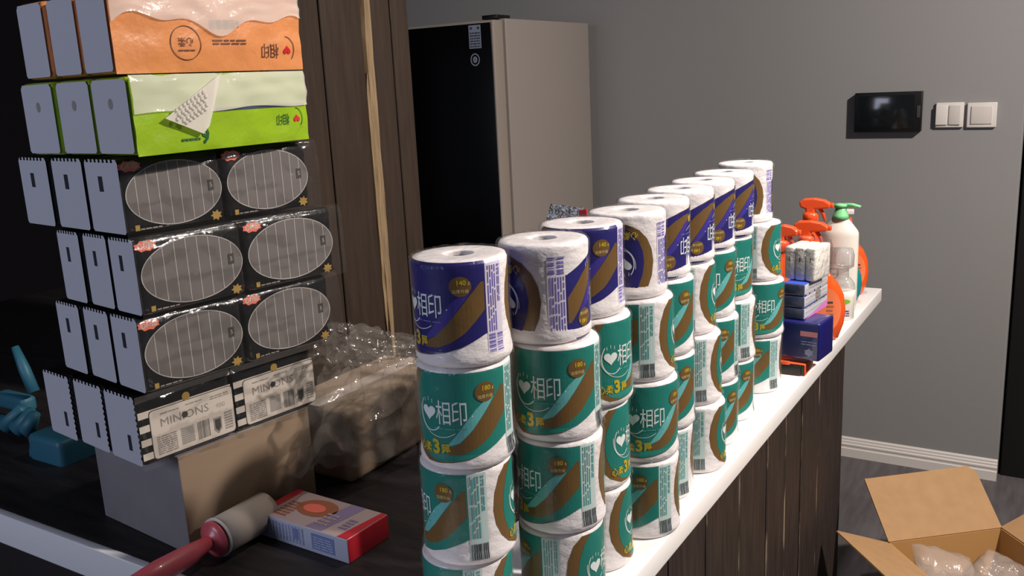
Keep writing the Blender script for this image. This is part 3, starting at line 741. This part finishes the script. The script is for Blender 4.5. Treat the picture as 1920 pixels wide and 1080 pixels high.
# black bag with two upright lobes
def lump(name, label, cat, C, parts, m, pname):
    t = thing(name, label, cat, C)
    for nm, T, sc, seed, amp in parts:
        bm = bmesh.new(); bmesh.ops.create_icosphere(bm, subdivisions=4, radius=1)
        for v in bm.verts:
            n = noise.noise(v.co*1.7+Vector((seed, 0, 0)))+.5*noise.noise(v.co*4+Vector((seed, 3, 0)))
            k = 1+amp*n
            if nm == 'bag_handle': v.co = Vector([math.copysign(abs(q)**.55, q) for q in v.co])*.86
            v.co = Vector((v.co.x*sc[0]*k, v.co.y*sc[1]*k, v.co.z*sc[2]*k))+Vector(T)
            v.co.z = max(v.co.z, .0)
        me = bpy.data.meshes.new(nm); bm.to_mesh(me); bm.free(); me.materials.append(MT[m])
        for f in me.polygons: f.use_smooth = True
        link(nm, me, t)
    return t
tb2 = thing('small_beige_carton', 'low beige carton under the clear plastic bag beside the nearest rolls', 'box', (-1.04, 1.16, 0))
MB().box((0, 0, .0625), (.15, .285, .125), 'brownbox', .012, 4).build('carton_body', tb2)
MB().box((0, 0, .1253), (.03, .28, .0006), 'tube').build('tape', tb2)

# crumpled clear bag hanging from the bundles
def sheet(name, corners, nu, nv, amp, m, seed, parent=None, freq=7):
    P00, P10, P11, P01 = [Vector(c) for c in corners]; vs = []; fs = []
    n = (P10-P00).cross(P01-P00).normalized()
    for a in range(nu+1):
        for c in range(nv+1):
            u, v = a/nu, c/nv
            p = P00*(1-u)*(1-v)+P10*u*(1-v)+P11*u*v+P01*(1-u)*v
            r = 1-abs(noise.noise(p*freq*1.6+Vector((seed, 0, 0))))*2
            q = 1-abs(noise.noise(p*freq*4+Vector((0, seed, 0))))*2
            e = .012*noise.noise((u*5, v*5, seed))
            vs.append(p+n*(amp*(r*r*r+.35*q*q)+e)+(P10-P00)*.05*noise.noise((v*6, seed, 0))+(P01-P00)*.06*noise.noise((u*7, seed, 3)))
    for a in range(nu):
        for c in range(nv): k = a*(nv+1)+c; fs.append((k, k+nv+1, k+nv+2, k+1))
    g = MB(); g.add(vs, fs, m, True); return g.build(name, parent)
cb = thing('clear_plastic_bag', 'crumpled clear plastic bag slumped between the tissue stack and the rolls', 'plastic bag', (-.97, .98, 0))
def S(name, pts, y, nu, nv, amp, m, seed, freq=7):
    o = sheet(name, [at(px, py, y=yy)-Vector(cb.location) for (px, py), yy in zip(pts, y)], nu, nv, amp, m, seed, cb, freq); return o
def SX(name, pts, fx_, nu, nv, amp, m, seed, freq):
    return sheet(name, [(at(px, py, x=v) if v < 0 else at(px, py, y=v))-Vector(cb.location) for (px, py), v in zip(pts, fx_)], nu, nv, amp, m, seed, cb, freq)
SX('bag_front', [(535, 890), (775, 850), (785, 660), (625, 618)], (-.945, -.925, -.925, -.925), 110, 80, .007, 'bag', 3, 9)
SX('bag_back', [(575, 870), (770, 800), (790, 640), (650, 600)], (-.955, -.94, -.945, -.935), 80, 60, .006, 'bag', 9, 7)
SX('bag_top', [(560, 680), (785, 690), (790, 630), (615, 600)], (-.925, -.91, -.92, -.915), 120, 40, .013, 'bagtop', 21, 14)

# foil bag top behind the rolls
fb = thing('foil_snack_bag', 'crumpled silver and red bag peeking up behind the third stack', 'bag', (-.76, 1.25, 0))
g = MB(); vs = []; fs = []; n = 20; H_ = at(1068, 392, y=1.25).z
xm = at(1066, 400, y=1.25).x-fb.location.x
for j in range(25):
    t_ = j/24; z = H_*t_; wd = .032+.01*math.sin(t_*PI); dp = .02*(1-t_**3)+.003
    for i in range(n):
        a = 2*PI*i/n; k = 1+.25*noise.noise((math.cos(a)*2, math.sin(a)*2, z*30))*(1 if t_ > .1 else 0)
        vs.append((xm*t_*1.0+wd*math.cos(a)*k, dp*math.sin(a)*k, z+(.016*noise.noise((math.cos(a)*9, math.sin(a)*7, 1)) if j >= 22 else 0)))
for j in range(24):
    for i in range(n): fs.append((j*n+i, j*n+(i+1) % n, (j+1)*n+(i+1) % n, (j+1)*n+i))
fs.append(tuple(24*n+i for i in range(n))); fs.append(tuple(reversed(range(n))))
g.add(vs, fs, 'foil'); g.build('foil_body', fb)
g = MB()
for s_, pp in ((1, (1097, 399)),):
    q = at(*pp, y=1.24)-Vector(fb.location); g.prism([(-.008, -.008), (.006, -.010), (.004, .006), (-.009, .004)], .004, 'red', q)
g.build('red_corner', fb)

# teal plastic stool at the left edge
t0 = at(103, 880, y=.86); t0.z = 0
ts = thing('teal_plastic_stool', 'small teal plastic stool in the dark at the left edge', 'stool', t0)
sc_ = at(100, 845, y=.86)-t0
MB().box((sc_.x, .02, sc_.z), (.10, .075, .062), 'tealplastic', .012, 3).build('seat', ts)
for px in (80, 128):
    for yy in (.86, .915):
        q = at(px, 900, y=.86)-t0; MB().lathe([(.011, 0), (.012, .02), (.015, sc_.z-.02)], 12, 'tealplastic', Matrix.Translation((q.x, yy-.86, 0))).build('leg', ts)
for k, (xa, xb, ya, yb_) in enumerate(((12, 42, 885, 765), (34, 58, 850, 770), (52, 66, 832, 775))):
    a, m_, c2 = at(xa, ya, y=.90)-t0, at((xa+xb)/2-6, (ya+yb_)/2, y=.89)-t0, at(xb, yb_, y=.90)-t0
    for v_ in (a, m_, c2): v_.z = max(v_.z, .024)
    MB().tube([a, m_, c2], [.013, .017, .010], 'tealplastic', 12).build('back_slat', ts)
q = at(30, 752, y=.92)-t0; MB().box(q, (.10, .03, .032), 'tealplastic', .01, 3).build('top_rail', ts)
a, c2 = at(28, 650, y=.92)-t0, at(64, 735, y=.92)-t0; MB().tube([a, (a+c2)/2, c2], [.007, .011, .011], 'tealplastic', 10).build('arm', ts)

# ------------------------------------------------------------------ things at the far end of the bar
Z0 = 0.0
def bx(name, label, cat, C, D, rz, base, fm=None, bev=.003, group=None):
    t = thing(name, label, cat, C, rz, group)
    MB().box((0, 0, D[2]/2), D, base, bev, 3, fm=fm).build('body', t); return t
# razor style flat pack, orange and black
t = bx('flat_razor_pack', 'flat black and orange pack under the navy packet stack', 'packet', (-.478, 1.875, 0), (.066, .07, .026), .0, 'orange', {'-y': 'black'})
MB().box((-.004, -.0355, .012), (.058, .004, .020), 'black', .001).build('black_tray', t)
MB().box((-.006, -.037, .0265), (.016, .006, .007), 'orange', .001).build('orange_tab', t)
# navy pack
NP = bx('navy_packet', 'navy blue packet with salmon stripe beside the farthest roll stack', 'packet', (-.456, 1.89, .0335), (.086, .085, .082), -.1, 'blue', bev=.006)
p = Print(); p.rect(.002, .052, .038, .063, 'salmon', 1); p.rows(.004, .034, .036, .045, 2, 'bluetext', 2, 5, .4); p.text('♥', .02, .016, .02, 'bluetext', 2) if False else p.poly([(.021+.011*math.cos(a)*(1 if q % 2 else .7), .018+.009*math.sin(a)*(1 if q % 2 else .7)) for q, a in enumerate([2*PI*k/12 for k in range(12)])], 'bluetext', 2)
link('front_print', p.mesh('front_print', flat((-.0, -.0428, 0), (1, 0, 0), (0, 0, 1))), NP)
p = Print(); p.rows(-.03, .02, .03, .07, 4, 'bluetext', 1, 5, .3)
# blue and white triple pack: three small packets, slate ends and white printed side
TPk = thing('blue_tissue_triple_pack', 'blue-ended pack of three small tissue packets on the navy packet', 'tissue pack', (-.470, 1.932, .116), -.10)
for k in range(3):
    o = MB().box((0, 0, .0128+.0256*k), (.046, .145, .0250), 'bluegrey', .004, 3, fm={'+x': 'endwhite', '+z': 'bluebright'}).build('tissue_packet', TPk)
p = Print(); p.rows(-.062, .012, .062, .070, 6, 'greytext2', 1, 8, .35, .4); p.disc(.01, .04, .016, .014, 'greytext', 1, 14); p.poly([(-.07, .0), (.07, .0), (.07, .016), (.0, .008), (-.04, .003)], 'pinkp', 2)
link('side_print', p.mesh('side_print', flat((.0232, 0, 0), (0, 1, 0), (0, 0, 1))), TPk)
# white film wrapped pocket tissues
WT = thing('white_pocket_tissue_pack', 'clear-wrapped white tissue packets on top of the blue triple pack', 'tissue pack', (-.466, 1.925, .1935), -.16)
for k in range(3):
    MB().box((-.0225+.0225*k, 0, .036), (.0212, .08, .071), 'tissuewrap', .005, 3).build('tissue_packet', WT)
for k in range(3): MB().box((-.0225+.0225*k, -.0402, .045), (.0015, .001, .010), 'black').build('slit', WT)
vs = []; fs = []; n = 40
for j, (e, z) in enumerate([(.004, .002), (.004, .03), (.004, .065), (.002, .078), (-.012, .082)]):
    for i in range(n):
        a = 2*PI*i/n; c_, s_ = math.cos(a), math.sin(a); k = 1/max(abs(c_), abs(s_))
        k = min(k, 1.32); q = 1+.05*noise.noise((c_*4, s_*4, z*60))
        vs.append((c_*k*(.035+e)*q, s_*k*(.041+e)*q, z))
for j in range(4):
    for i in range(n): fs.append((j*n+i, j*n+(i+1) % n, (j+1)*n+(i+1) % n, (j+1)*n+i))
g = MB(); g.add(vs, fs, 'packfilm', True); g.build('clear_wrap', WT)

# bottles
def bottle(name, label, C, prof, m, sx=1, sy=1, rz=0, cat='bottle', n=36):
    t = thing(name, label, cat, C, rz)
    MB().lathe(prof, n, m, sx=sx, sy=sy).build('bottle_body', t); return t
# white lotion pump bottle
y = 2.42; b0 = at(1574, 470, y=y).x
zs = at(1570, 412, y=y).z; zt_ = at(1570, 378, y=y).z
W_ = (at(1608, 450, y=y).x-at(1539, 450, y=y).x)/2*1.02
t = bottle('lotion_pump_bottle', 'tall cream pump bottle with mint green pump head', (b0, y, 0),
    [(W_*.85, 0), (W_*.97, .006), (W_*1.0, .05), (W_*1.0, zs-.040), (W_*.985, zs-.032), (W_*.93, zs-.026), (W_*.60, zs-.006), (W_*.42, zs+.004), (W_*.36, zs+.008)], 'bottlewhite', 1, .6)
MB().lathe([(.022, zs+.004), (.019, zs+.014), (.014, zs+.026), (.013, zs+.033)], 24, 'mint').build('pump_collar', t)
MB().lathe([(.016, zs+.033), (.018, zs+.037), (.018, zs+.042), (.002, zs+.044)], 24, 'mint').tube([(0, 0, zs+.039), (.03, -.004, zs+.040), (.05, -.006, zs+.036)], [.006, .005, .0035], 'mint', 10).build('pump_head', t)
p = Print(); p.rect(-.026, zs*.10, .03, zs*.72, 'bottlegrey', 1); p.rows(-.018, zs*.3, .022, zs*.6, 5, 'greytext2', 2, 3, .3)
link('front_label', p.mesh('front_label', lambda u, v, l: Vector((u, -.6*math.sqrt(max(0, (W_+.0004*l)**2-u*u))-.0003*l, v)), cut=.006), t)
# small clear/white bottle
y = 2.33; q = at(1578, 580, y=y); zc = at(1578, 490, y=y).z-q.z
z0 = 0.0
t = bottle('small_white_bottle', 'small white-labelled foam bottle with clear head in front of the cream pump bottle', (q.x, y, 0),
    [(.026, 0), (.030, .004), (.030, .06), (.031, .078)], 'bottlewhite', 1, .8)
MB().lathe([(.031, .0785), (.030, .092), (.022, .104), (.015, .110), (.014, .132)], 28, 'clearb', sy=.85, sx=1, cap=False).build('clear_shoulder', t)
MB().lathe([(.016, .130), (.026, .137), (.027, .165), (.022, .182), (.004, .186)], 24, 'clearb').build('clear_head', t)
p = Print(); p.disc(.012, .050, .012, .006, 'green', 1, 16); p.rect(.002, .032, .013, .042, 'blue', 1); p.rows(.006, .012, .022, .030, 3, 'lilac', 1, 3, .5)
link('front_label', p.mesh('front_label', lambda u, v, l: Vector((u, -.8*math.sqrt(max(0, (.0308)**2-u*u))-.0004*l, v)), cut=.005), t)
# round teal bottle
y = 2.50; q = at(1594, 560, y=y)
bottle('teal_round_bottle', 'teal oval bottle peeking out beside the small white bottle', (q.x, y, 0), [(.014, 0), (.026, .008), (.036, .03), (.040, .055), (.036, .08), (.024, .10), (.012, .11), (.010, .122)], 'tealliq', .72, .45)
# orange oval bottles
def oval(name, label, px, py, y, H_, W_, trig=False):
    q = at(px, py, y=y)
    t = bottle(name, label, (q.x, y, 0), [(W_*.45, 0), (W_*.7, .006), (W_*.93, H_*.25), (W_, H_*.45), (W_*.9, H_*.68), (W_*.62, H_*.86), (W_*.3, H_*.96), (W_*.26, H_)], 'orangeliq', 1, .5)
    p = Print(); p.disc(.002, H_*.48, W_*.74, H_*.33, 'orangelabel', 1, 30)
    for k in range(6): p.rect(.004, H_*(.28+.06*k), .004+.016-.002*(k % 2), H_*(.31+.06*k), 'darktext' if k == 5 else 'cartbrown', 2)
    link('front_label', p.mesh('front_label', lambda u, v, l: Vector((u, -.5*math.sqrt(max(0, (W_*1.0)**2-u*u))-.0012-.0004*l, v)), cut=.006), t)
    return t, q
t, q = oval('orange_cleaner_bottle', 'orange oval bottle with lettered label behind the navy packet', 1546, 560, 2.13, .160, .047); t.rotation_euler.z = .25
z = at(1518, 463, y=2.13).z; xo = at(1518, 463, y=2.13).x-t.location.x
MB().tube([(0, 0, .15), (xo*.6, 0, .17), (xo, 0, z-.012)], .010, 'orange', 14).build('neck', t)
MB().lathe([(.018, z-.012), (.018, z-.004), (.012, z)], 20, 'orange', Matrix.Translation((xo, 0, 0))).build('collar', t)
MB().box((xo+.004, 0, z+.006), (.030, .022, .013), 'bottlewhite', .003, 3).box((xo+.022, -.002, z+.009), (.012, .012, .008), 'bottlewhite', .002, 2).build('nozzle_cap', t)
t, q = oval('orange_bottle', 'orange round bottle with white cap behind the cream pump bottle', 1598, 500, 2.60, .150, .040)
t.location.x = at(1600, 500, y=2.60).x; t.rotation_euler.z = .2
z = at(1588, 395, y=2.6).z; xo = at(1588, 395, y=2.6).x-t.location.x
MB().tube([(0, 0, .145), (xo*.7, 0, .18), (xo, 0, z-.02)], [.011, .012, .014], 'orange', 14).build('neck', t)
MB().box((xo, 0, z-.002), (.038, .022, .014), 'bottlewhite', .003, 3).build('white_cap', t)
# trigger sprays: head profile polygon extruded and bevelled, bottle under it
def trigger(name, label, px, py, y, face, headw, m='orange', ztop=None):
    q = at(px, py, y=y); x, zt_ = q.x, q.z
    t = thing(name, label, 'spray bottle', (x, y, 0))
    hb = zt_-.062
    MB().lathe([(.026, 0), (.03, .006), (.031, hb*.55), (.027, hb*.8), (.014, hb), (.013, hb+.01)], 28, 'orangeliq').build('bottle_body', t)
    MB().lathe([(.019, hb+.004), (.020, hb+.024), (.016, hb+.030)], 24, m).build('collar', t)
    s = face
    poly = [(-s*.030, .0), (-s*.026, -.014), (-s*.012, -.018), (-s*.012, -.034), (s*.012, -.034), (s*.012, -.018), (s*.034, -.016), (s*.050, -.014), (s*.052, -.003), (s*.036, .006), (s*.010, .010), (-s*.018, .008)]
    if s < 0: poly = poly[::-1]
    g = MB(); g.prism([(a*headw, b) for a, b in poly], .022, m, (0, .011, 0.0), (1, 0, 0), (0, 0, 1), Matrix.Translation((0, 0, zt_-.006)))
    o = g.build('trigger_head', t); md = o.modifiers.new('b', 'BEVEL'); md.width = .004; md.segments = 3
    g = MB(); g.tube([(s*.022*headw, 0, zt_-.02), (s*.032*headw, 0, zt_-.036), (s*.038*headw, 0, zt_-.054)], [.005, .0045, .003], m, 10); g.build('trigger', t)
    MB().box((s*.054*headw, 0, zt_-.013), (.008, .013, .011), m, .002, 2).build('nozzle', t)
    return t
trigger('trigger_spray_bottle', 'tallest orange trigger spray left of the mint pump', 1521, 374, 2.33, 1, .95)
trigger('trigger_spray_bottle', 'lower orange trigger spray in front of the tallest spray', 1513, 416, 2.22, 1, 1.0)
trigger('trigger_spray_bottle', 'orange trigger spray touching the farthest roll stack', 1466, 424, 2.10, 1, .75)

# ------------------------------------------------------------------ cardboard box on the floor
A = Vector((-.347, 2.38, -.62)); Bv = Vector((-.094, 2.594, -.62))
e = (Bv-A).normalized(); ln = (Bv-A).length; nrm = Vector((e.y, -e.x, 0))   # nrm points toward the camera side
bxo = thing('cardboard_box', 'open cardboard box full of air cushions on the floor', 'box', (A.x, A.y, ZF), math.atan2(e.y, e.x))
hb = -.62-ZF; dpt = .30; tk = .004
# local: x along e, y away from camera (so box spans y -dpt..0)
MB().box((ln/2, -tk/2, hb/2), (ln, tk, hb), 'cardin', fm={'+y': 'card'}).build('side_wall', bxo)
MB().box((ln/2, -dpt+tk/2, hb/2), (ln, tk, hb), 'cardin', fm={'-y': 'card'}).build('side_wall', bxo)
MB().box((tk/2, -dpt/2, hb/2), (tk, dpt, hb), 'cardin', fm={'-x': 'card'}).build('side_wall', bxo)
MB().box((ln-tk/2, -dpt/2, hb/2), (tk, dpt, hb), 'cardin', fm={'+x': 'card'}).build('side_wall', bxo)
MB().box((ln/2, -dpt/2, tk/2), (ln, dpt, tk), 'cardin').build('base', bxo)
def flap(O, U, V, poly):
    MB().prism(poly, tk, 'card', O, U, V).build('flap', bxo)
th = math.radians(43); flap((0, 0, hb), (1, 0, 0), (0, math.cos(th), math.sin(th)), [(0, 0), (ln, 0), (ln, .165), (ln-.022, .183), (.02, .18), (0, .18)])
th = math.radians(20); flap((0, 0, hb), (0, -1, 0), (-math.cos(th), 0, math.sin(th)), [(0, 0), (dpt, 0), (dpt-.01, .155), (.01, .16), (-.0, .158)])
th = math.radians(25); flap((ln, 0, hb), (0, -1, 0), (math.cos(th), 0, math.sin(th)), [(0, 0), (dpt, 0), (dpt, .16), (0.005, .16)])
th = math.radians(-50); flap((0, -dpt, hb), (1, 0, 0), (0, -math.cos(th), math.sin(th)), [(0, 0), (ln, 0), (ln, .16), (0, .16)])
def cushion(label, C, rot, D, seed):
    o = thing('air_cushion', label, 'air cushion', C, 0, 'inflated air cushions in the box'); 
    vs = []; fs = []; nu, nv = 26, 18
    for s_ in (1, -1):
        off = len(vs)
        for a in range(nu+1):
            for c in range(nv+1):
                u, v = a/nu*2-1, c/nv*2-1
                h = max(0, (1-u**4)*(1-v**4))**.6*D[2]*(1+.25*noise.noise((u*3+seed, v*3, s_)))
                vs.append((u*D[0]/2, v*D[1]/2, s_*h+.004*noise.noise((u*4, v*4, seed))))
        for a in range(nu):
            for c in range(nv):
                k = off+a*(nv+1)+c; q = (k, k+nv+1, k+nv+2, k+1); fs.append(q if s_ > 0 else q[::-1])
    g = MB(); g.add(vs, fs, 'pillow', True, Matrix.Rotation(rot[2], 4, 'Z') @ Matrix.Rotation(rot[0], 4, 'X') @ Matrix.Rotation(rot[1], 4, 'Y'))
    g.build('cushion_film', o)
    return o
W = lambda x, y, z: bxo.matrix_basis @ Vector((x, y, z))
bpy.context.view_layer.update(); bxo_m = Matrix.Translation(bxo.location) @ Matrix.Rotation(bxo.rotation_euler.z, 4, 'Z')
W = lambda x, y, z: bxo_m @ Vector((x, y, z))
cushion('inflated clear air cushion at the left of the open cardboard box', W(.085, -.13, hb-.035), (.3, .25, .3), (.15, .17, .032), 1)
cushion('inflated clear air cushion at the right of the open cardboard box', W(.255, -.10, hb-.07), (.2, -.3, 1.2), (.12, .12, .026), 5)
cushion('flatter clear air cushion lying between two others in the cardboard box', W(.18, -.215, hb-.12), (-.1, .05, .3), (.18, .12, .024), 9)
